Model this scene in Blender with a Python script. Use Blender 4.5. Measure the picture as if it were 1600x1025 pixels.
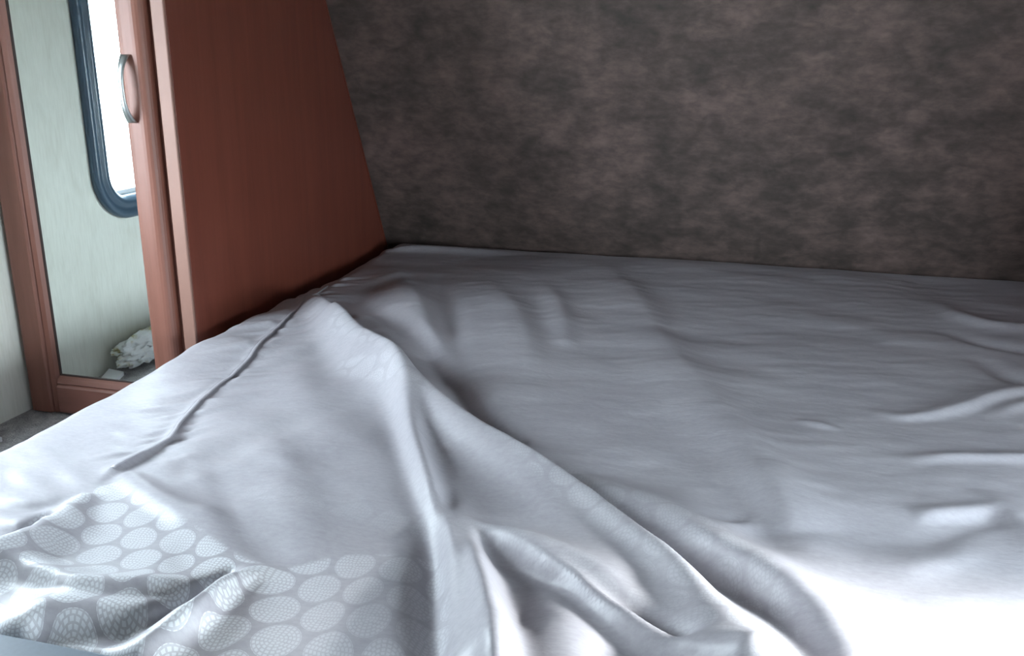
import bpy, bmesh, math, random
import numpy as np
from mathutils import Vector, Matrix, noise

for o in list(bpy.data.objects):
    bpy.data.objects.remove(o)
SC = bpy.context.scene
COL = SC.collection
random.seed(4)

# ------------------------------------------------------------------ camera
FPX = 1400.0
YAW, PITCH, ROLL = math.radians(-14.48), math.radians(16.81), math.radians(0.5)
CAM = np.array([0.0, 0.0, 0.80])

def cam_basis():
    cy, sy, cp, sp = math.cos(YAW), math.sin(YAW), math.cos(PITCH), math.sin(PITCH)
    fw = np.array([sy*cp, cy*cp, -sp])
    rt = np.array([cy, -sy, 0.0])
    up = np.cross(rt, fw)
    cr, sr = math.cos(ROLL), math.sin(ROLL)
    return fw, cr*rt + sr*up, -sr*rt + cr*up
FW, RT, UP = cam_basis()
cd = bpy.data.cameras.new('camera')
cam = bpy.data.objects.new('camera', cd)
COL.objects.link(cam)
cd.sensor_width = 36.0
cd.lens = 36.0*FPX/1600.0
cd.clip_start = 0.02
cam.matrix_world = Matrix(((RT[0], UP[0], -FW[0], CAM[0]),
                           (RT[1], UP[1], -FW[1], CAM[1]),
                           (RT[2], UP[2], -FW[2], CAM[2]),
                           (0, 0, 0, 1)))
SC.camera = cam

def plan(px, py, z):
    """survey helper: where the sight line of a photo point meets height z"""
    d = FW*FPX + RT*(px-800) + UP*(512.5-py)
    t = (z-CAM[2])/d[2]
    p = CAM + d*t
    return p[0], p[1]

# ------------------------------------------------------------------ light
SKY = 38.0
w = bpy.data.worlds.new('overcast_sky')
SC.world = w
w.use_nodes = True
bgn = w.node_tree.nodes['Background']
bgn.inputs[0].default_value = (0.86, 0.94, 1.0, 1)
bgn.inputs[1].default_value = SKY
SC.view_settings.view_transform = 'Standard'
SC.view_settings.look = 'None'
SC.view_settings.exposure = 0.0
SC.view_settings.gamma = 1.0
SC.view_settings.use_curve_mapping = False

def portal(name, loc, rot, sx, sy):
    l = bpy.data.lights.new(name, 'AREA')
    l.shape = 'RECTANGLE'; l.size = sx; l.size_y = sy
    l.cycles.is_portal = True
    o = bpy.data.objects.new(name, l)
    COL.objects.link(o)
    o.location = loc; o.rotation_euler = rot
    return o

sl = bpy.data.lights.new('hazy_sun', 'SUN')
sl.energy = 38.0; sl.angle = math.radians(15); sl.color = (1.0, .98, .95)
sun = bpy.data.objects.new('hazy_sun', sl); COL.objects.link(sun)
sun.rotation_euler = Vector((-1.0, -.10, -.44)).to_track_quat('-Z', 'Y').to_euler()

# window openings (inner clear opening): y0, y1, z0, z1
LWIN = (0.66, 1.27, 0.445, 1.08)     # left side wall, x = -1.58
RWIN = (-0.10, 1.02, 0.29, .73)      # right side wall
LX, RX = -1.58, 1.02
portal('daylight_portal', (LX-0.05, (LWIN[0]+LWIN[1])/2, (LWIN[2]+LWIN[3])/2), (0, -math.pi/2, 0), LWIN[3]-LWIN[2]+.02, LWIN[1]-LWIN[0]+.02)
portal('daylight_portal', (RX+0.05, (RWIN[0]+RWIN[1])/2, (RWIN[2]+RWIN[3])/2), (0, math.pi/2, 0), RWIN[3]-RWIN[2]+.02, RWIN[1]-RWIN[0]+.02)

# ------------------------------------------------------------------ node helpers
class NT:
    def __init__(s, name):
        s.m = bpy.data.materials.new(name); s.m.use_nodes = True
        s.t = s.m.node_tree; s.b = s.t.nodes['Principled BSDF']
    def n(s, typ, **kw):
        nd = s.t.nodes.new(typ)
        for k, v in kw.items():
            setattr(nd, k, v)
        return nd
    def l(s, a, b):
        s.t.links.new(a, b)
    def math(s, op, a, b=None, c=None):
        nd = s.n('ShaderNodeMath', operation=op)
        for i, v in enumerate((a, b, c)):
            if v is None: continue
            if isinstance(v, (int, float)): nd.inputs[i].default_value = v
            else: s.l(v, nd.inputs[i])
        return nd.outputs[0]
    def mix(s, f, a, b):
        nd = s.n('ShaderNodeMix', data_type='RGBA')
        for i, v in ((0, f), (6, a), (7, b)):
            if isinstance(v, (int, float)): nd.inputs[i].default_value = v
            elif isinstance(v, tuple): nd.inputs[i].default_value = (*v, 1)
            else: s.l(v, nd.inputs[i])
        return nd.outputs[2]
    def noise(s, vec, scale, detail=3, rough=.5, dist=0):
        nd = s.n('ShaderNodeTexNoise')
        nd.inputs['Scale'].default_value = scale; nd.inputs['Detail'].default_value = detail
        nd.inputs['Roughness'].default_value = rough; nd.inputs['Distortion'].default_value = dist
        s.l(vec, nd.inputs['Vector']); return nd.outputs[0]
    def mapping(s, scale, src='Object'):
        tc = s.n('ShaderNodeTexCoord'); mp = s.n('ShaderNodeMapping')
        mp.inputs['Scale'].default_value = scale
        s.l(tc.outputs[src], mp.inputs['Vector']); return mp.outputs[0]
    def ramp(s, f, stops):
        r = s.n('ShaderNodeValToRGB'); s.l(f, r.inputs[0])
        el = r.color_ramp.elements
        while len(el) < len(stops): el.new(.5)
        for e, (p, c) in zip(el, stops):
            e.position = p; e.color = (*c, 1)
        return r.outputs[0]
    def bump(s, h, strength, dist=.001, prev=None):
        b = s.n('ShaderNodeBump'); b.inputs['Strength'].default_value = strength
        b.inputs['Distance'].default_value = dist
        s.l(h, b.inputs['Height'])
        if prev: s.l(prev, b.inputs['Normal'])
        s.l(b.outputs[0], s.b.inputs['Normal']); return b.outputs[0]
    def set(s, **kw):
        for k, v in kw.items():
            k = k.replace('_', ' ')
            inp = s.b.inputs[k]
            if isinstance(v, tuple): inp.default_value = (*v, 1)
            elif isinstance(v, (int, float)): inp.default_value = v
            else: s.l(v, inp)

def mat_plain(name, col, rough=.5, metal=0.0, var=.08, scale=30):
    k = NT(name)
    nz = k.noise(k.mapping((1, 1, 1)), scale, 4)
    d = tuple(c*(1-var) for c in col); e = tuple(min(1, c*(1+var)) for c in col)
    k.set(Base_Color=k.mix(nz, d, e), Roughness=rough, Metallic=metal)
    k.bump(nz, .06, .002)
    return k.m

def mat_wood(name, dark, mid, light, axis_scale, rough=.38):
    k = NT(name)
    v = k.mapping(axis_scale)
    a = k.noise(v, 5.0, 6, .6, .6)
    b = k.noise(v, 38.0, 3, .6)
    f = k.math('ADD', k.math('MULTIPLY', a, .72), k.math('MULTIPLY', b, .28))
    k.set(Base_Color=k.ramp(f, [(.3, dark), (.5, mid), (.72, light)]), Roughness=rough)
    k.bump(b, .08, .001)
    return k.m

M = {}
M['panel'] = mat_wood('cherry_panel', (.135, .036, .023), (.162, .044, .028), (.19, .055, .035), (5.0, 5.0, .3))
M['frame'] = mat_wood('cherry_frame', (.165, .062, .042), (.20, .078, .054), (.235, .095, .068), (4, 4, .3), .48)
M['frameh'] = mat_wood('cherry_frame_rail', (.15, .062, .046), (.185, .078, .06), (.22, .095, .075), (.3, 4, 4), .33)
M['dark'] = mat_plain('dark_recess', (.035, .018, .015), .7)
M['edge'] = mat_plain('edge_banding', (.24, .125, .095), .55)

def mat_wallpaper():
    k = NT('brown_mottled_wallpaper')
    v = k.mapping((1.0, 1.0, 1.25))
    a = k.noise(v, 6.5, 3, .55, .2)
    b = k.noise(k.mapping((1, 1, 1.5)), 19, 4, .6, .3)
    c = k.noise(k.mapping((.8, 1, 1.9)), 46, 3, .6)
    f = k.math('ADD', k.math('ADD', k.math('MULTIPLY', a, .40), k.math('MULTIPLY', b, .42)), k.math('MULTIPLY', c, .18))
    col = k.ramp(f, [(.36, (.058, .046, .041)), (.46, (.09, .068, .061)), (.54, (.135, .097, .087)), (.66, (.21, .148, .135))])
    k.set(Base_Color=col, Roughness=.62)
    k.bump(k.noise(k.mapping((1, 1, 1)), 420, 2), .15, .0006)
    return k.m
M['paper'] = mat_wallpaper()

def mat_cream():
    k = NT('cream_wallpaper')
    v = k.mapping((1.0, 1.4, .5))
    a = k.noise(v, 14, 5, .65, .4); b = k.noise(k.mapping((1, 3, .35)), 60, 3)
    f = k.math('ADD', k.math('MULTIPLY', a, .6), k.math('MULTIPLY', b, .4))
    k.set(Base_Color=k.ramp(f, [(.35, (.68, .68, .61)), (.5, (.74, .745, .68)), (.65, (.79, .795, .73))]), Roughness=.7)
    k.bump(b, .1, .001)
    return k.m
M['cream'] = mat_cream()

def mat_carpet():
    k = NT('grey_carpet')
    v = k.mapping((1, 1, 1))
    a = k.noise(v, 260, 3, .7); b = k.noise(v, 40, 3)
    f = k.math('ADD', k.math('MULTIPLY', a, .6), k.math('MULTIPLY', b, .4))
    k.set(Base_Color=k.ramp(f, [(.36, (.22, .21, .22)), (.5, (.40, .385, .39)), (.64, (.60, .58, .58))]), Roughness=.95)
    k.bump(a, .9, .006)
    return k.m
M['carpet'] = mat_carpet()
M['ring'] = mat_plain('slate_blue_plastic', (.062, .10, .145), .28, 0, .05)
M['metal'] = mat_plain('brushed_nickel', (.40, .42, .42), .36, 1.0, .05)
M['ceiling'] = mat_plain('ceiling_panel', (.14, .13, .12), .7)
M['slate'] = mat_plain('slate_laminate', (.105, .135, .175), .45, 0, .12, 180)
M['mattress'] = mat_plain('mattress_ticking', (.6, .6, .62), .8)
M['ply'] = mat_plain('dark_bed_base', (.10, .07, .055), .7)
M['ground'] = mat_plain('pale_gravel', (.5, .5, .5), .9, 0, .2, 3)
M['paperw'] = mat_plain('white_paper', (.85, .86, .88), .6)

def mat_mirror():
    k = NT('mirror_silver')
    nz = k.noise(k.mapping((1, 1, 1)), 3, 2)
    k.set(Base_Color=k.mix(nz, (.84, .89, .87), (.88, .93, .91)), Metallic=1.0, Roughness=.012)
    return k.m
M['mirror'] = mat_mirror()

def mat_glass():
    k = NT('window_glass')
    t = k.n('ShaderNodeBsdfTransparent'); t.inputs[0].default_value = (.93, .96, .97, 1)
    g = k.n('ShaderNodeBsdfGlossy'); g.inputs['Roughness'].default_value = .02
    mx = k.n('ShaderNodeMixShader')
    mx.inputs[0].default_value = .06
    k.l(t.outputs[0], mx.inputs[1]); k.l(g.outputs[0], mx.inputs[2])
    k.l(mx.outputs[0], k.t.nodes['Material Output'].inputs[0])
    return k.m
M['glass'] = mat_glass()

def mat_bag():
    k = NT('crumpled_white_cloth')
    nz = k.noise(k.mapping((1, 1, 1)), 22, 4)
    k.set(Base_Color=k.ramp(nz, [(.50, (.86, .88, .88)), (.58, (.70, .70, .62)), (.62, (.42, .38, .20))]), Roughness=.7)
    k.bump(nz, .4, .01)
    return k.m
M['bag'] = mat_bag()

def mat_spread():
    k = NT('satin_jacquard')
    uv = k.n('ShaderNodeUVMap'); uv.uv_map = 'cloth'
    at = k.n('ShaderNodeAttribute'); at.attribute_name = 'jacquard'
    # circles
    A = .058
    su = k.n('ShaderNodeSeparateXYZ'); k.l(uv.outputs[0], su.inputs[0])
    u = k.math('DIVIDE', su.outputs[0], A); v_ = k.math('DIVIDE', su.outputs[1], A*1.62)
    def lat(off):
        du = k.math('SUBTRACT', k.math('FRACT', k.math('ADD', u, off)), .5)
        dv = k.math('SUBTRACT', k.math('FRACT', k.math('ADD', v_, off)), .5)
        du = k.math('MULTIPLY', du, A); dv = k.math('MULTIPLY', dv, A*1.62)
        return du, dv, k.math('SQRT', k.math('ADD', k.math('MULTIPLY', du, du), k.math('MULTIPLY', dv, dv)))
    du1, dv1, d1 = lat(0.0); du2, dv2, d2 = lat(.5)
    dist = k.math('MINIMUM', d1, d2)
    first = k.math('LESS_THAN', d1, d2)
    ang = k.math('ADD', k.math('MULTIPLY', first, k.math('ARCTAN2', dv1, du1)), k.math('MULTIPLY', k.math('SUBTRACT', 1.0, first), k.math('ARCTAN2', dv2, du2)))
    p = .0040
    q = k.math('DIVIDE', dist, p)
    fr = k.math('FRACT', q); idx = k.math('FLOOR', q)
    ring = k.math('GREATER_THAN', k.math('SINE', k.math('MULTIPLY', fr, math.pi)), .50)
    n = k.math('ADD', k.math('MULTIPLY', idx, 4.0), 3.0)
    dash = k.math('GREATER_THAN', k.math('SINE', k.math('MULTIPLY', ang, n)), -.45)
    st = k.math('MULTIPLY', ring, dash)
    inside = k.math('LESS_THAN', dist, .0252)
    body = k.math('MULTIPLY', inside, k.math('ADD', .30, k.math('MULTIPLY', st, .50)))
    f = k.math('MULTIPLY', body, at.outputs['Fac'])
    # weave tone
    v = k.mapping((1, 2.2, 1))
    a = k.noise(v, 90, 3, .7); b = k.noise(k.mapping((1, 1, 1)), 4, 3)
    g = k.math('ADD', k.math('MULTIPLY', a, .55), k.math('MULTIPLY', b, .45))
    base = k.ramp(g, [(.35, (.325, .312, .345)), (.65, (.40, .388, .42))])
    k.set(Base_Color=k.mix(f, base, (.74, .77, .80)), Roughness=.42)
    k.b.inputs['Sheen Weight'].default_value = .0
    k.b.inputs['Sheen Roughness'].default_value = .4
    k.b.inputs['Specular IOR Level'].default_value = .35
    n1 = k.bump(k.noise(k.mapping((1, 2.4, 1)), 24, 4, .6, .4), .22, .0035)
    n2 = k.bump(f, .35, .0012, n1)
    k.bump(k.noise(k.mapping((1, 1, 1)), 700, 2), .12, .0005, n2)
    return k.m
M['spread'] = mat_spread()

# ------------------------------------------------------------------ mesh helpers
def obj(name, bm, m, parent=None, smooth=False, bevel=0, mats=None):
    bmesh.ops.recalc_face_normals(bm, faces=bm.faces)
    me = bpy.data.meshes.new(name)
    bm.to_mesh(me); bm.free()
    for mm in (mats or [m]): me.materials.append(mm)
    o = bpy.data.objects.new(name, me)
    COL.objects.link(o)
    if smooth:
        for p in me.polygons: p.use_smooth = True
    if bevel:
        b = o.modifiers.new('bevel', 'BEVEL'); b.width = bevel; b.segments = 3; b.limit_method = 'ANGLE'
    if parent: o.parent = parent
    return o
def thing(name, label, cat, group=None):
    o = bpy.data.objects.new(name, None); COL.objects.link(o)
    o.empty_display_size = .1
    o['label'] = label; o['category'] = cat
    if group: o['group'] = group
    return o
def tag(o, label, cat, group=None):
    o['label'] = label; o['category'] = cat
    if group: o['group'] = group
    return o
def struct(o):
    o['kind'] = 'structure'; return o
def box(bm, x0, x1, y0, y1, z0, z1):
    vs = [bm.verts.new(p) for p in ((x0,y0,z0),(x1,y0,z0),(x1,y1,z0),(x0,y1,z0),(x0,y0,z1),(x1,y0,z1),(x1,y1,z1),(x0,y1,z1))]
    for f in ((0,1,2,3),(4,5,6,7),(0,1,5,4),(1,2,6,5),(2,3,7,6),(3,0,4,7)):
        bm.faces.new([vs[i] for i in f])
def prism(bm, pts, axis, a, b):
    """polygon pts (2D) extruded along axis from a to b"""
    def P(u, v, t):
        return {'x': (t, u, v), 'y': (u, t, v), 'z': (u, v, t)}[axis]
    A = [bm.verts.new(P(u, v, a)) for u, v in pts]; B = [bm.verts.new(P(u, v, b)) for u, v in pts]
    bm.faces.new(A); bm.faces.new(B[::-1])
    n = len(pts)
    for i in range(n):
        bm.faces.new((A[i], A[(i+1) % n], B[(i+1) % n], B[i]))
def rrect(y0, y1, z0, z1, r, seg=10):
    pts = []
    for cy, cz, a0 in ((y1-r, z1-r, 0), (y0+r, z1-r, 90), (y0+r, z0+r, 180), (y1-r, z0+r, 270)):
        for i in range(seg+1):
            a = math.radians(a0+90*i/seg)
            pts.append((cy+r*math.cos(a), cz+r*math.sin(a)))
    return pts
def loft(bm, loops, close=False):
    V = [[bm.verts.new(p) for p in lp] for lp in loops]
    n = len(V[0]); m = len(V)
    for j in range(m if close else m-1):
        a, b = V[j], V[(j+1) % m]
        for i in range(n):
            bm.faces.new((a[i], a[(i+1) % n], b[(i+1) % n], b[i]))
    return V
def wall_x(name, x0, x1, outline, hole, m):
    """side wall slab between x0 and x1 with a rounded window hole"""
    bm = bmesh.new()
    sides = []
    for x in (x0, x1):
        ring = []
        es = []
        for pts in (outline, hole):
            vs = [bm.verts.new((x, y, z)) for y, z in pts]
            es += [bm.edges.new((vs[i], vs[(i+1) % len(vs)])) for i in range(len(vs))]
            ring.append(vs)
        bmesh.ops.triangle_fill(bm, use_beauty=True, edges=es)
        sides.append(ring)
    for k in (0, 1):
        A, B = sides[0][k], sides[1][k]
        for i in range(len(A)):
            bm.faces.new((A[i], A[(i+1) % len(A)], B[(i+1) % len(B)], B[i]))
    return struct(obj(name, bm, m))

# ------------------------------------------------------------------ room shell
CEIL = 1.62
BACK = -1.6
YB = 0.52            # the carpeted bed platform starts here; the floor behind is lower
LOW = -0.42
def yfront(z):       # leaning front wall
    return 2.688 - 0.50*(z-0.228)
side_outline = [(BACK, LOW-.05), (YB, LOW-.05), (3.0, LOW-.05), (3.0, CEIL+.1), (BACK, CEIL+.1)]
wall_x('wall_left', LX-.04, LX, side_outline, rrect(LWIN[0]-.02, LWIN[1]+.02, LWIN[2]-.02, LWIN[3]+.02, .095), M['cream'])
wall_x('wall_right', RX, RX+.04, side_outline, rrect(RWIN[0]-.02, RWIN[1]+.02, RWIN[2]-.02, RWIN[3]+.02, .095), M['cream'])
bm = bmesh.new()
prism(bm, [(yfront(-.1), -.1), (yfront(CEIL+.1), CEIL+.1), (yfront(CEIL+.1)+.05, CEIL+.1), (yfront(-.1)+.05, -.1)], 'x', LX, RX)
struct(obj('wall_front', bm, M['paper']))
bm = bmesh.new(); box(bm, LX, RX, BACK-.05, BACK, LOW, CEIL); struct(obj('wall_back', bm, M['paper']))
bm = bmesh.new(); box(bm, LX, RX, BACK, 2.6, CEIL, CEIL+.04); struct(obj('ceiling', bm, M['ceiling']))
bm = bmesh.new()
prism(bm, [(BACK, LOW-.05), (BACK, LOW), (YB, LOW), (YB, 0), (3.0, 0), (3.0, LOW-.05)], 'x', LX, RX)
struct(obj('floor', bm, M['carpet']))
bm = bmesh.new(); box(bm, -30, 30, -30, 30, -1.25, -1.2); struct(obj('ground', bm, M['ground']))

def window(name, xw, sgn, win, sill_glass=.012):
    """RV window: moulded ring on the wall face, jamb and pane. sgn = direction into the room"""
    y0, y1, z0, z1 = win
    e = bpy.data.objects.new(name, None); COL.objects.link(e); e.location = (xw, (y0+y1)/2, z0)
    struct(e)
    def place(o):
        o.parent = e; o.matrix_parent_inverse = Matrix.Translation(-e.location); return o
    prof = [(.058, 0.0), (.060, .010), (.054, .018), (.042, .020), (.037, .013), (.031, .013), (.026, .019), (.013, .019), (.008, .010), (.002, .008), (0, -.012), (0, -.03), (.017, -.03), (.017, -.0)]
    loops = []
    for off, d in prof:
        loops.append([(xw+sgn*d, y, z) for y, z in rrect(y0-off, y1+off, z0-off, z1+off, .062+off)])
    bm = bmesh.new(); loft(bm, loops, close=True)
    place(obj('window_frame', bm, M['ring'], smooth=True))
    bm = bmesh.new()
    lo = [[(xw-sgn*d, y, z) for y, z in rrect(y0+.0005, y1-.0005, z0+.0005, z1-.0005, .0615)] for d in (.022, .026)]
    V = loft(bm, lo); bm.faces.new(V[0]); bm.faces.new(V[1][::-1])
    place(obj('window_glass', bm, M['glass']))
    bm = bmesh.new()
    box(bm, min(xw-sgn*.020, xw-sgn*.012), max(xw-sgn*.020, xw-sgn*.012), y0+.012, y1-.012, z0+.0, z0+.012)
    place(obj('glazing_rail', bm, M['paperw'], bevel=.002))
    return e
window('window_1', LX, 1, LWIN)
window('window_2', RX, -1, RWIN)

# ------------------------------------------------------------------ left wardrobe with mirror door
DY = 1.62            # door plane
PX = -1.123          # side panel face
wd = thing('wardrobe', 'tall cherry-brown wardrobe with mirrored door between the cream wall and the bed', 'wardrobe')
wd.location = (-1.35, DY+.3, 0)
def pw(o):
    o.parent = wd; o.matrix_parent_inverse = Matrix.Translation(-wd.location); return o
ZT = 1.60
DX0, DX1 = -1.567, -1.166
DZ0, DZ1 = 0.004, 1.495
bm = bmesh.new()
prism(bm, [(DY+.004, 0.001), (yfront(0.001)-.004, 0.001), (yfront(ZT)-.004, ZT), (DY+.004, ZT)], 'x', PX-.018, PX)
pw(obj('side_panel', bm, M['panel'], bevel=.001))
# face frame: stile next to the panel and a thin strip by the wall
bm = bmesh.new(); box(bm, PX-.030, PX+.0005, DY-.004, DY+.0035, 0.001, ZT)
pw(obj('face_frame', bm, M['edge'], bevel=.003))
bm = bmesh.new(); box(bm, LX+.001, PX-.019, DY+.03, DY+.045, .001, ZT)
pw(obj('back_board', bm, M['dark']))
bm = bmesh.new(); box(bm, LX+.001, PX-.037, DY+.010, DY+.0295, 1.50, ZT)
pw(obj('head_rail', bm, M['frameh'], bevel=.002))
bm = bmesh.new(); box(bm, DX1-.012, PX-.0185, DY+.0085, DY+.0295, .001, 1.499)
pw(obj('hinge_post', bm, M['frame']))
# light trim strip where panel meets wall
bm = bmesh.new()
prism(bm, [(yfront(.2)-.010, .2), (yfront(.2)-.0045, .2), (yfront(ZT)-.0045, ZT), (yfront(ZT)-.010, ZT)], 'x', PX, PX+.003)
pw(obj('corner_trim', bm, M['panel']))

door = bpy.data.objects.new('mirror_door', None); COL.objects.link(door)
pw(door)
def pd(o): o.parent = door; return o
FWD = .078          # frame member width on the hinge side
RW = .060           # handle side
def member(name, a, b, m, axis, inner_sign):
    """moulded frame member: stepped cross-section, inner lip toward the mirror"""
    bm = bmesh.new()
    t0, t1 = DY-.020, DY+.008
    if axis == 'z':
        (x0, x1), (z0, z1) = a, b
        inn = x1 if inner_sign > 0 else x0
        out = x0 if inner_sign > 0 else x1
        s = 1 if inner_sign > 0 else -1
        pr = [(out, t1), (out, t0+.006), (out+s*.003, t0+.001), (out+s*.008, t0), (inn-s*.024, t0), (inn-s*.020, t0+.003), (inn-s*.018, t0+.007), (inn-s*.015, t0+.004), (inn-s*.006, t0+.008), (inn, t0+.016), (inn, t1)]
        prism(bm, pr, 'z', z0, z1)
    else:
        (x0, x1), (z0, z1) = a, b
        inn = z1 if inner_sign > 0 else z0
        out = z0 if inner_sign > 0 else z1
        s = 1 if inner_sign > 0 else -1
        pr = [(t1, out), (t0+.006, out), (t0+.001, out+s*.003), (t0, out+s*.008), (t0, inn-s*.024), (t0+.003, inn-s*.020), (t0+.007, inn-s*.018), (t0+.004, inn-s*.015), (t0+.008, inn-s*.006), (t0+.016, inn), (t1, inn)]
        prism(bm, pr, 'x', x0, x1)
    return pd(obj(name, bm, m))
member('stile', (DX0, DX0+FWD), (DZ0, DZ1), M['frame'], 'z', 1)
# handle-side stile: rounded bullnose
bm = bmesh.new()
t0, t1 = DY-.020, DY+.008
x0, x1 = DX1-RW, DX1
pr = [(x0, t1), (x0, t0+.012)] + [(x0+.012-.012*math.cos(a), t0+.012-.012*math.sin(a)) for a in [math.radians(15*i) for i in range(1, 6)]] + \
     [(x0+.016, t0-.0005), (x1-.024, t0)] + [(x1-.024+.024*math.sin(a), t0+.020-.020*math.cos(a)) for a in [math.radians(15*i) for i in range(1, 6)]] + [(x1, t1)]
prism(bm, pr, 'z', DZ0, DZ1)
pd(obj('stile', bm, M['frame'], smooth=False))
member('rail', (DX0+FWD, DX1-RW), (DZ0, DZ0+.088), M['frameh'], 'x', 1)
member('rail', (DX0+FWD, DX1-RW), (DZ1-.088, DZ1), M['frameh'], 'x', -1)
bm = bmesh.new(); box(bm, DX0+FWD-.001, DX1-RW+.001, DY-.002, DY+.002, DZ0+.085, DZ1-.085)
pd(obj('mirror', bm, M['mirror']))
bm = bmesh.new()   # thin dark gasket round the mirror
gy0, gy1 = DY-.0045, DY-.0015
box(bm, DX0+FWD, DX0+FWD+.003, gy0, gy1, DZ0+.088, DZ1-.088)
box(bm, DX1-RW-.003, DX1-RW, gy0, gy1, DZ0+.088, DZ1-.088)
box(bm, DX0+FWD+.003, DX1-RW-.003, gy0, gy1, DZ0+.088, DZ0+.091)
pd(obj('gasket', bm, M['dark']))

# bow pull handle on the handle-side stile
def handle():
    hx = DX1-RW+.019
    zc, hh = .733, .066
    bm = bmesh.new()
    loops = []
    N = 28
    for i in range(N+1):
        t = i/N*2-1
        z = zc+t*hh
        out = .022*(1-abs(t)**3)          # distance of the bow from the stile
        wdt = .0065+.0055*abs(t)**3          # flares toward the feet
        th = .0035
        y = t0-.001-out
        # section in x / y
        loops.append([(hx-wdt, y-th*.3, z), (hx-wdt*.5, y-th, z), (hx+wdt*.5, y-th, z), (hx+wdt, y-th*.3, z), (hx+wdt*.6, y+th*.6, z), (hx-wdt*.6, y+th*.6, z)])
    V = loft(bm, loops)
    bm.faces.new(V[0]); bm.faces.new(V[-1][::-1])
    return pd(obj('handle', bm, M['metal'], smooth=True))
handle()

# ------------------------------------------------------------------ right wardrobe: unseen, added to shade the far right of the bed
wr = thing('wardrobe', 'unseen cherry-brown wardrobe added on the right to shade the bed', 'wardrobe')
wr.location = (.94, DY+.3, 0)
RPX = .86
def pr_(o): o.parent = wr; o.matrix_parent_inverse = Matrix.Translation(-wr.location); return o
bm = bmesh.new()
prism(bm, [(DY+.03, 0.001), (yfront(0.001)-.004, 0.001), (yfront(ZT)-.004, ZT), (DY+.03, ZT)], 'x', RPX, RPX+.018)
pr_(obj('side_panel', bm, M['panel']))
bm = bmesh.new(); box(bm, RPX, RX-.002, DY, DY+.028, .001, ZT); pr_(obj('door', bm, M['frame'], bevel=.003))

# ------------------------------------------------------------------ bed
ZB = 0.228
bx0, bx1 = -1.085, .835
bed = thing('bed', 'wide low bed filling the space between the wardrobes', 'bed')
bed.location = (-.1, 1.6, 0)
def pb(o): o.parent = bed; o.matrix_parent_inverse = Matrix.Translation(-bed.location); return o
bm = bmesh.new(); box(bm, bx0+.02, bx1-.02, .67, yfront(0.05)-.03, 0.001, .06); pb(obj('base', bm, M['ply'], bevel=.004))
bm = bmesh.new(); box(bm, bx0+.012, bx1-.012, .66, yfront(.2)-.03, .061, ZB-.032); pb(obj('mattress', bm, M['mattress'], bevel=.03))

# --- bedspread: measured fold lines. (px, py) photo points, h height, wn width on the near/left side, wf width on the far/right side
def smoothline(pts, n=10):
    P = np.array(pts, float)
    out = []
    for i in range(len(P)-1):
        p0 = P[max(i-1, 0)]; p1 = P[i]; p2 = P[i+1]; p3 = P[min(i+2, len(P)-1)]
        for k in range(n):
            t = k/n
            out.append(.5*((2*p1)+(-p0+p2)*t+(2*p0-5*p1+4*p2-p3)*t*t+(-p0+3*p1-3*p2+p3)*t**3))
    out.append(P[-1])
    return np.array(out)
def fold(Hx, X, Y, pts, add=True):
    """pts rows: px, py, h, w_left, w_right (metres); left/right as walking along the line on the bed seen from above"""
    rows = []
    for px, py, h, wl, wr_ in pts:
        x, y = plan(px, py, ZB+max(h, 0)*.9)
        rows.append((x, y, h, wl, wr_))
    L = smoothline(rows)
    wmax = max(max(r[3], r[4]) for r in rows)*2.6+.01
    sel = (X > L[:, 0].min()-wmax) & (X < L[:, 0].max()+wmax) & (Y > L[:, 1].min()-wmax) & (Y < L[:, 1].max()+wmax)
    xs, ys = X[sel], Y[sel]
    bc = np.zeros(xs.shape); best = np.full(xs.shape, 1e9); bh = np.zeros_like(xs); bl = np.ones_like(xs); br = np.ones_like(xs); bs = np.zeros_like(xs)
    for i in range(len(L)-1):
        a, b = L[i], L[i+1]
        dx, dy = b[0]-a[0], b[1]-a[1]
        ll = dx*dx+dy*dy+1e-12
        t = np.clip(((xs-a[0])*dx+(ys-a[1])*dy)/ll, 0, 1)
        ex, ey = xs-a[0]-t*dx, ys-a[1]-t*dy
        d = np.hypot(ex, ey)
        u = d < best
        best = np.where(u, d, best)
        bh = np.where(u, a[2]+(b[2]-a[2])*t, bh)
        bl = np.where(u, a[3]+(b[3]-a[3])*t, bl); br = np.where(u, a[4]+(b[4]-a[4])*t, br)
        bc = np.where(u, (dx*ey-dy*ex)/(math.sqrt(ll)*(d+1e-5)), bc)
    wd_ = bl*(.5+.5*bc)+br*(.5-.5*bc)
    wd_ = np.maximum(wd_, .004)
    r = best/wd_
    Hx[sel] += bh*np.exp(-r**2)
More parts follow.
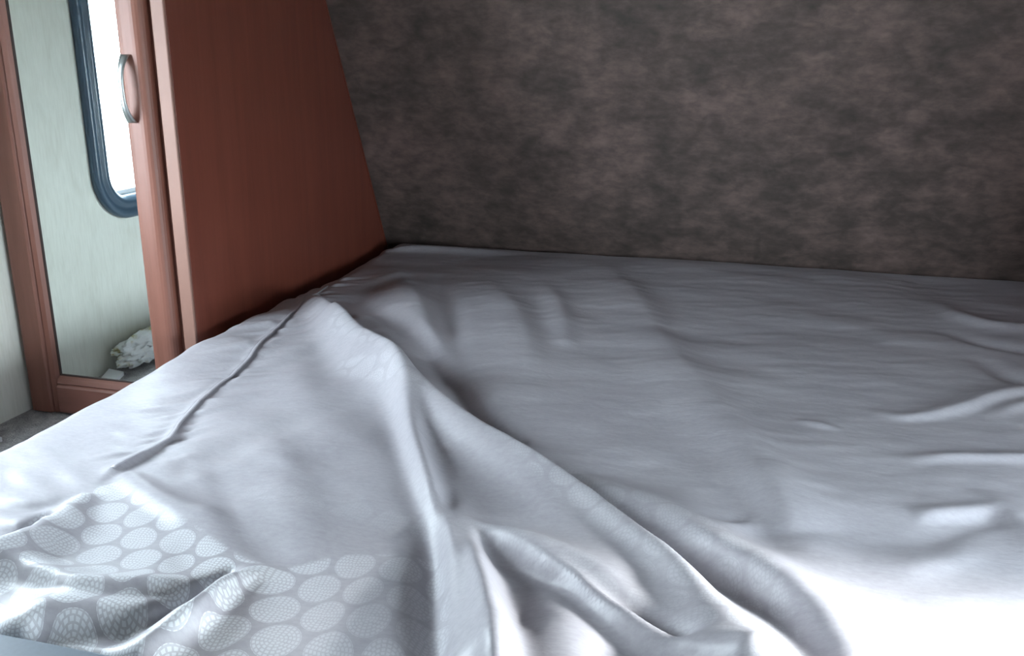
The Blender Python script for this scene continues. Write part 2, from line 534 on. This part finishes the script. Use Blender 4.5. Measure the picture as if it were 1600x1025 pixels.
# numpy value noise
def vnoise(X, Y, seed):
    rs = np.random.RandomState(seed); G = rs.rand(256, 256)
    xi = np.floor(X).astype(int); yi = np.floor(Y).astype(int)
    fx = X-xi; fy = Y-yi
    fx = fx*fx*fx*(fx*(fx*6-15)+10); fy = fy*fy*fy*(fy*(fy*6-15)+10)
    g = lambda a, b: G[a % 256, b % 256]
    return (g(xi, yi)*(1-fx)*(1-fy)+g(xi+1, yi)*fx*(1-fy)+g(xi, yi+1)*(1-fx)*fy+g(xi+1, yi+1)*fx*fy)*2-1
def sstep(a, b, x):
    t = np.clip((x-a)/(b-a), 0, 1); return t*t*(3-2*t)
def side_of(X, Y, pts, z=ZB):
    """signed distance to a polyline; positive on its left"""
    L = smoothline([plan(px, py, z) for px, py in pts], 8)
    best = np.full(X.shape, 1e9); bs = np.zeros(X.shape)
    for i in range(len(L)-1):
        a, b = L[i], L[i+1]
        dx, dy = b[0]-a[0], b[1]-a[1]; ll = dx*dx+dy*dy+1e-12
        tr = ((X-a[0])*dx+(Y-a[1])*dy)/ll
        t = np.clip(tr, 0 if i else -50, 1 if i < len(L)-2 else 50)
        ex, ey = X-a[0]-t*dx, Y-a[1]-t*dy
        d = np.hypot(ex, ey); u = d < best
        best = np.where(u, d, best); bs = np.where(u, dx*ey-dy*ex, bs)
    return np.sign(bs)*best

GAIN = 1.6
def build_spread():
    step = .0052
    yv = np.arange(.652, yfront(ZB)-.006, step)
    xt = np.arange(bx0+.045, bx1-.045, step)
    X, Y = np.meshgrid(xt, yv, indexing='ij')
    H = np.zeros_like(X)
    def F(pts, g=1.0):
        fold(H, X, Y, [(a, b, h*GAIN*g, c, d) for a, b, h, c, d in pts])
    # main tent ridge from the wardrobe corner down to the right
    F([(492, 462, .012, .035, .02), (535, 486, .034, .048, .018), (600, 540, .038, .055, .016), (660, 592, .036, .055, .016), (720, 640, .034, .05, .018), (790, 684, .030, .05, .02),
       (860, 724, .026, .05, .016), (930, 770, .026, .05, .018), (1000, 825, .028, .045, .022), (1060, 872, .030, .035, .026), (1120, 932, .032, .035, .035), (1170, 985, .03, .04, .04), (1230, 1060, .03, .04, .04)][::-1])
    # crest running straight down from the tent
    F([(585, 530, .0, .03, .03), (622, 600, .012, .022, .022), (640, 660, .020, .017, .020), (662, 730, .020, .015, .017), (688, 795, .018, .015, .015), (703, 845, .015, .016, .014), (712, 900, .010, .016, .014), (716, 960, .006, .016, .014), (720, 1040, .005, .016, .012)][::-1])
    F([(694, 720, 0, .02, .018), (710, 765, .003, .02, .02), (728, 820, .011, .016, .018), (748, 880, .025, .016, .020), (765, 940, .030, .022, .022), (770, 1000, .026, .022, .02), (775, 1060, .02, .02, .02)][::-1])
    F([(520, 560, .0, .08, .08), (560, 660, .008, .10, .08), (610, 760, .008, .10, .06), (640, 840, .0, .08, .05)][::-1])
    # pocket to the left of the crest
    F([(694, 780, 0, .014, .01), (684, 850, -.009, .022, .012), (676, 930, -.013, .024, .014), (684, 1020, -.012, .024, .014)][::-1])
    # lower fold, cavity and bump
    F([(732, 822, .0, .008, .012), (780, 828, .014, .012, .03), (835, 845, .021, .012, .04), (900, 880, .023, .012, .045), (950, 926, .023, .014, .045), (1005, 966, .022, .016, .04), (1080, 1010, .02, .018, .035), (1150, 1050, .02, .02, .03)][::-1])
    F([(770, 865, -.006, .03, .02), (850, 890, -.008, .03, .016), (900, 915, -.010, .024, .016), (965, 962, -.012, .018, .016), (1060, 1020, -.012, .016, .014)][::-1])
    F([(850, 915, .0, .05, .03), (872, 960, .012, .065, .045), (885, 1010, .018, .075, .05), (900, 1080, .022, .08, .05)][::-1])
    F([(790, 890, -.003, .03, .03), (805, 960, -.008, .03, .03), (790, 1000, -.007, .03, .03)][::-1])
    # valley between lower fold and main ridge
    F([(850, 770, -.003, .02, .02), (930, 835, -.010, .022, .02), (1010, 905, -.011, .022, .02), (1100, 980, -.007, .025, .025), (1140, 1040, -.003, .03, .03)][::-1])
    # second ridge to the right
    F([(890, 738, .002, .02, .03), (960, 765, .008, .022, .04), (1030, 792, .013, .024, .05), (1090, 822, .017, .024, .05), (1140, 852, .020, .024, .055), (1205, 884, .024, .028, .06), (1265, 930, .022, .05, .07), (1330, 1000, .018, .06, .07), (1390, 1060, .012, .06, .07)][::-1])
    F([(900, 775, -.003, .015, .012), (1010, 848, -.007, .018, .015), (1120, 900, -.011, .02, .018), (1200, 950, -.014, .022, .02), (1245, 1010, -.010, .03, .03), (1260, 1060, -.008, .03, .03)][::-1])
    # shadowed trough at the far side of the tent
    F([(560, 470, -.004, .03, .03), (640, 520, -.012, .03, .025), (700, 580, -.013, .035, .022), (750, 640, -.014, .04, .02), (800, 680, -.008, .03, .02)][::-1])
    # soft upper folds
    F([(615, 420, .006, .06, .03), (650, 465, .020, .07, .035), (665, 520, .014, .06, .035), (672, 550, .0, .05, .03)][::-1], 0.66)
    F([(690, 430, -.004, .03, .03), (705, 490, -.010, .03, .03), (715, 560, -.008, .035, .03), (740, 610, -.004, .03, .03)][::-1], 0.66)
    F([(760, 440, .004, .06, .04), (800, 480, .014, .07, .04), (822, 540, .012, .07, .04), (810, 600, .002, .06, .05)][::-1], 0.66)
    F([(850, 440, .003, .03, .03), (875, 480, .010, .035, .025), (882, 530, .006, .03, .025)][::-1], 0.66)
    F([(940, 415, .003, .08, .04), (985, 450, .012, .09, .04), (1030, 520, .015, .09, .045), (1085, 590, .016, .08, .05), (1140, 655, .018, .06, .05), (1190, 720, .020, .045, .06), (1230, 785, .018, .035, .07), (1250, 830, .006, .03, .06)][::-1], 0.66)
    F([(1130, 760, -.003, .04, .04), (1180, 810, -.008, .05, .03), (1210, 850, -.003, .04, .03)][::-1], 0.66)
    F([(1110, 835, .001, .01, .02), (1150, 822, .006, .006, .02), (1190, 800, .0, .01, .02)], 0.66)
    # right-hand wrinkles
    F([(1360, 640, 0, .02, .02), (1420, 646, .007, .02, .012), (1490, 634, .012, .025, .014), (1560, 612, .016, .03, .016), (1640, 600, .014, .03, .02)], 0.6)
    F([(1540, 655, 0, .02, .02), (1590, 632, .010, .02, .014), (1660, 620, .012, .02, .02)], 0.6)
    F([(1460, 470, 0, .03, .03), (1500, 492, .010, .035, .03), (1560, 505, .014, .04, .03), (1660, 510, .012, .04, .03)], 0.6)
    F([(1470, 515, -.002, .03, .03), (1530, 535, -.010, .03, .025), (1600, 545, -.012, .03, .025), (1660, 550, -.01, .03, .02)], 0.6)
    F([(1530, 560, -.003, .03, .03), (1580, 590, -.012, .04, .02), (1650, 600, -.014, .04, .02)], 0.6)
    F([(1410, 722, 0, .015, .015), (1480, 713, .007, .02, .012), (1560, 712, .008, .02, .012), (1640, 708, .008, .02, .015)], 0.6)
    F([(1240, 655, 0, .01, .01), (1280, 660, .005, .015, .01), (1320, 672, 0, .01, .01)], 0.6)
    F([(1425, 815, 0, .015, .01), (1460, 802, .009, .02, .010), (1520, 796, .008, .02, .012), (1570, 790, .0, .02, .01)], 0.6)
    F([(1510, 770, 0, .02, .012), (1560, 785, .006, .03, .014), (1590, 805, .009, .04, .02), (1640, 850, .008, .04, .03)], 0.6)
    F([(1450, 850, -.004, .03, .02), (1500, 830, -.005, .03, .015), (1550, 815, -.006, .02, .02)], 0.6)
    F([(1340, 870, 0, .03, .02), (1420, 880, .006, .03, .02), (1500, 865, .006, .04, .02)], 0.6)
    # left area: soft quilt-like rises on the upper layer
    F([(395, 640, 0, .04, .04), (430, 700, .006, .05, .04), (460, 780, .009, .05, .04), (480, 850, .003, .05, .04)][::-1])
    F([(480, 520, .0, .04, .04), (470, 600, .004, .05, .04), (520, 690, .003, .05, .05)][::-1])
    F([(200, 735, .004, .02, .02), (250, 770, .008, .03, .03), (310, 800, .008, .03, .03), (380, 870, .002, .03, .03)][::-1])
    F([(330, 800, .002, .02, .03), (400, 850, -.005, .03, .02), (470, 880, -.003, .03, .02), (540, 870, 0, .03, .02)])
    # lower-left creases
    F([(-40, 868, .010, .012, .03), (0, 858, .014, .010, .03), (40, 828, .018, .010, .035), (80, 798, .014, .010, .035), (125, 770, .006, .01, .02)])
    F([(-60, 815, -.006, .02, .03), (0, 822, -.009, .015, .02), (40, 815, -.007, .01, .02), (85, 790, -.002, .01, .02)])
    F([(-50, 780, -.002, .015, .01), (0, 785, -.004, .012, .01), (60, 786, -.005, .012, .01), (110, 777, -.001, .01, .01)])
    F([(0, 872, .010, .010, .03), (60, 885, .014, .010, .03), (120, 905, .012, .010, .028), (180, 908, .011, .010, .03), (240, 905, .011, .01, .03), (290, 905, .003, .01, .02)][::-1])
    F([(-40, 975, .012, .03, .012), (0, 962, .016, .03, .012), (60, 938, .018, .032, .010), (130, 945, .012, .03, .012), (210, 950, .006, .03, .014), (290, 938, .004, .02, .014)])
    F([(150, 1010, .006, .02, .012), (220, 985, .014, .024, .010), (290, 950, .018, .026, .009), (325, 925, .018, .022, .008), (362, 898, .012, .02, .008), (410, 888, .002, .02, .01)])
    F([(200, 975, -.006, .012, .014), (260, 955, -.011, .010, .014), (320, 915, -.012, .009, .012), (355, 893, -.005, .008, .01)])
    F([(0, 990, -.002, .02, .02), (80, 975, -.006, .015, .015), (180, 975, -.004, .02, .015)])
    # rolled edge by the wardrobe corner
    F([(470, 462, -.004, .02, .02), (520, 435, -.012, .016, .02), (560, 412, -.018, .012, .016), (582, 396, -.02, .012, .014), (592, 388, -.01, .01, .01)], .8)
    F([(500, 432, .0, .012, .012), (530, 415, .010, .012, .014), (560, 402, .014, .012, .012), (578, 397, .006, .01, .01)], .9)
    F([(600, 392, .0, .02, .01), (640, 384, .010, .03, .02), (720, 386, .008, .03, .03), (800, 392, .002, .03, .03)])
    # seam step along the left border and puckers either side
    seam = [(560, 415), (512, 447), (472, 479), (425, 523), (387, 563), (325, 615), (287, 652), (262, 686), (176, 734)]
    sd = side_of(X, Y, seam)           # walking toward the viewer: bed interior lies on the left
    ys0 = plan(*seam[-1], ZB)[1]; ys1 = plan(560, 415, ZB)[1]
    live = sstep(ys0-.03, ys0+.04, Y)*(1-sstep(ys1-.15, ys1, Y))
    H += live*(.0022*np.exp(-((sd+.004)/.006)**2) - .0012*np.exp(-((sd-.008)/.008)**2))
    # raised fold edge of the turned-back flap near its corner
    cor = (1-sstep(ys0+.0, ys0+.30, Y))*sstep(ys0-.05, ys0+.01, Y)
    H += cor*.009*sstep(-.016, .004, -sd+.002)*np.exp(-np.maximum(-sd, 0)/.09)
    # puckers: noise streaks nearly perpendicular to the seam
    ax, ay = plan(472, 479, ZB); cx_, cy_ = plan(262, 686, ZB)
    ux, uy = cx_-ax, cy_-ay; q = math.hypot(ux, uy); ux /= q; uy /= q
    S = X*ux+Y*uy; T = -X*uy+Y*ux
    pk = vnoise(S*30+T*16, T*6+7, 3)*.7+vnoise(S*62+T*30, T*10, 5)*.5
    H += live*pk*(.0085*np.exp(-(sd/.055)**2)*(.06+.94*sstep(.002, .024, np.abs(sd))))
    pk2 = vnoise(S*16+T*5, T*4+3, 8)
    H += pk2*.0055*np.exp(-((sd+.05)/.13)**2)*live
    pk3 = vnoise(S*11+T*14+3, T*4-S*2, 9)
    H += pk3*.0060*np.exp(-((sd-.13)/.10)**2)*live
    # broad undulation and small random wrinkles
    H += .006*vnoise(X*3.2+.3, Y*3.2, 11)+.0028*vnoise(X*8, Y*11, 12)
    wr1 = vnoise(X*9+Y*4, Y*34-X*6, 21)
    H += .0006*wr1*sstep(-.4, .3, X)
    H += .0006*vnoise(X*22+Y*10, Y*40-X*14, 22)
    lower_left = sstep(-.35, -.65, X)*(1-sstep(1.0, 1.25, Y))
    H += .0022*vnoise(X*14-Y*8, Y*36+X*20, 23)*lower_left
    # settle toward the edges
    H *= (1-.75*sstep(yfront(ZB)-.10, yfront(ZB)-.02, Y))
    H -= .020*sstep(yfront(ZB)-.045, yfront(ZB)-.0, Y)
    # comforter falls to the foot of the bed
    H -= .012*(1-sstep(.652, .70, Y))
    Z = ZB+H
    # jacquard strength
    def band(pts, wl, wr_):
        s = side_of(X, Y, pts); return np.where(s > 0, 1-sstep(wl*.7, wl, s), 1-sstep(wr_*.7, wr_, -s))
    b1 = side_of(X, Y, [(-80, 850), (0, 840), (60, 795), (124, 768), (176, 748), (240, 792), (300, 825), (380, 872), (440, 882), (540, 868), (620, 868), (690, 880), (705, 1060)])
    # walking left to right: near side is on the right (negative)
    dots = sstep(-.002, .004, -b1)
    soft = .45*sstep(.0, .12, -b1)+.55
    J = dots*(1-.55*sstep(plan(420, 900, ZB)[0], plan(640, 900, ZB)[0], X))
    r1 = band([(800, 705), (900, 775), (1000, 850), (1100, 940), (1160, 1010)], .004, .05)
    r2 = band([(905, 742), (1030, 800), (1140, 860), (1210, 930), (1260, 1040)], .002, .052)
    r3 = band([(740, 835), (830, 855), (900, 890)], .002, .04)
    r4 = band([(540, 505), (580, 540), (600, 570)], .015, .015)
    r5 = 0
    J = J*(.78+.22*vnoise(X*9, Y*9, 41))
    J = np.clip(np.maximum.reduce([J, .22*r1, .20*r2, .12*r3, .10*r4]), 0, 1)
    # --- assemble with hanging sides
    nx, ny = X.shape
    verts = []; uvs = []; jac = []
    def prof(side, n=14):
        """cross-section past the flat top: rounded shoulder then drop"""
        out = []
        r = .045
        for i in range(1, n+1):
            a = math.pi/2*i/n
            out.append((r*math.sin(a), -r*(1-math.cos(a)), r*a))
        for d in np.linspace(.012, ZB-r-.004, 10):
            out.append((r+.004*math.sin(d*25), -r-d, r*math.pi/2+d))
        return out
    cols = []
    P = prof(0)
    for dx, dz, s in P[::-1]:
        wob = .005*np.sin(yv*23+1.3)*min(1, s/.08)+.004*np.sin(yv*61)*min(1, s/.1)
        x = np.minimum(xt[0]-dx+wob*(dx/.045), 9)
        x = np.where(yv > DY-.03, np.maximum(x, PX+.0035), x)
        zz = Z[0]+dz; fade = max(0, 1+dz/.1)
        zz = np.where(dz < -.05, ZB+dz+H[0]*fade, zz)
        cols.append((x, yv, np.maximum(zz, .004), np.full(ny, xt[0]-s), J[0]*1.0))
    for i in range(nx): cols.append((X[i], Y[i], Z[i], X[i], J[i]))
    for dx, dz, s in P:
        x = xt[-1]+dx
        zz = Z[-1]+dz
        cols.append((np.full(ny, min(x, RPX-.004)), yv, np.maximum(zz, .004), np.full(ny, xt[-1]+s), J[-1]))
    CX = np.array([c[0]+0*yv for c in cols]); CY = np.array([c[1] for c in cols]); CZ = np.array([c[2] for c in cols])
    UX = np.array([c[3] for c in cols]); JJ = np.array([c[4] for c in cols])
    # foot drop: prepend rows hanging at the foot
    fr = [(0.0, -.0), (-.006, -.006), (-.010, -.016), (-.012, -.03), (-.012, -.09), (-.012, -.17)]
    def ext(A, f): return np.concatenate([np.array([f(d) for d in fr[:0:-1]]).T.reshape(A.shape[0], -1), A], axis=1)
    base = CY[:, 0]
    pre = fr[:0:-1]
    CYe = np.concatenate([np.stack([base+d[0] for d in pre], 1), CY], 1)
    CZe = np.concatenate([np.stack([np.maximum(CZ[:, 0]+d[1], .004) for d in pre], 1), CZ], 1)
    CXe = np.concatenate([np.stack([CX[:, 0] for d in pre], 1), CX], 1)
    UXe = np.concatenate([np.stack([UX[:, 0] for d in pre], 1), UX], 1)
    UYe = np.concatenate([np.stack([base+d[1] for d in pre], 1), CY], 1)
    JJe = np.concatenate([np.stack([JJ[:, 0] for d in pre], 1), JJ], 1)
    m, n = CXe.shape
    V = np.stack([CXe, CYe, CZe], -1).reshape(-1, 3)
    idx = np.arange(m*n).reshape(m, n)
    Fq = np.stack([idx[:-1, :-1], idx[1:, :-1], idx[1:, 1:], idx[:-1, 1:]], -1).reshape(-1, 4)
    me = bpy.data.meshes.new('bedspread')
    me.from_pydata(V.tolist(), [], Fq.tolist())
    uvl = me.uv_layers.new(name='cloth')
    # cloth coordinates, a little warped and turned
    wx = UXe+.014*vnoise(UXe*9, UYe*9, 31); wy = UYe+.014*vnoise(UXe*9+9, UYe*9, 32)
    UVv = np.stack([wx, wy], -1).reshape(-1, 2)
    li = np.zeros(len(me.loops), dtype=np.int32); me.loops.foreach_get('vertex_index', li)
    uvl.data.foreach_set('uv', UVv[li].astype(np.float32).ravel())
    a = me.attributes.new('jacquard', 'FLOAT', 'POINT')
    a.data.foreach_set('value', JJe.astype(np.float32).ravel())
    me.polygons.foreach_set('use_smooth', [True]*len(me.polygons))
    me.materials.append(M['spread'])
    o = bpy.data.objects.new('bedspread', me); COL.objects.link(o)
    tag(o, 'rumpled silver-grey satin bedspread with jacquard circles over the whole bed', 'bedspread')
    # height lookup for the seam piping
    def zat(x, y):
        i = int(round((x-xt[0])/step)); j = int(round((y-yv[0])/step))
        i = min(max(i, 0), nx-1); j = min(max(j, 0), ny-1)
        return Z[i, j]
    L = smoothline([plan(px, py, ZB) for px, py in seam[1:]], 14)
    bm = bmesh.new(); loops = []
    for i, (x, y) in enumerate(L):
        z = zat(x, y)
        z = max(z, zat(x+.004, y), zat(x-.004, y))
        r = .0012
        loops.append([(x-.004*math.cos(t)*1.0, y+.001*math.cos(t), z+.0002+r*math.sin(t)) for t in [math.pi*2*k/8 for k in range(8)]])
    Vv = loft(bm, loops); bm.faces.new(Vv[0]); bm.faces.new(Vv[-1][::-1])
    s = obj('seam', bm, M['spread'], parent=o, smooth=True)
    return o
build_spread()

# ------------------------------------------------------------------ foot rail in the near left corner
bm = bmesh.new(); box(bm, -1.12, .84, .585, .622, .002, .240)
tag(obj('footboard', bm, M['slate'], bevel=.003), 'slate-grey board across the foot of the bed', 'footboard')

# ------------------------------------------------------------------ crumpled white bag on the carpet (seen in the mirror) and a paper corner
def blob(name, c, r, seed, m):
    bm = bmesh.new()
    bmesh.ops.create_icosphere(bm, subdivisions=5, radius=1)
    for v in bm.verts:
        p = v.co.copy()
        n1 = noise.noise(p*1.6+Vector((seed, 0, 0))); n2 = abs(noise.noise(p*4+Vector((0, seed, 0)))); n3 = noise.noise(p*9)
        k = 1+.35*n1-.38*n2+.10*n3
        v.co = Vector((p.x*r[0]*k, p.y*r[1]*k, max(p.z, -.72)*r[2]*k))
    zmin = min(v.co.z for v in bm.verts)
    for v in bm.verts: v.co += Vector((c[0], c[1], c[2]-zmin))
    return obj(name, bm, m, smooth=True)
bg_ = blob('cloth_bag', (-1.528, 1.20, .002), (.042, .185, .050), 3.1, M['bag'])
tag(bg_, 'crumpled white cloth bag on the carpet by the cream wall, seen in the mirror', 'bag')

bm = bmesh.new()
prism(bm, [(-1.572, 1.36), (-1.520, 1.37), (-1.498, 1.438), (-1.535, 1.448)], 'z', .002, .012)
tag(obj('paper_sheet', bm, M['paperw']), 'small white paper lying on the grey carpet by the cream wall', 'paper')
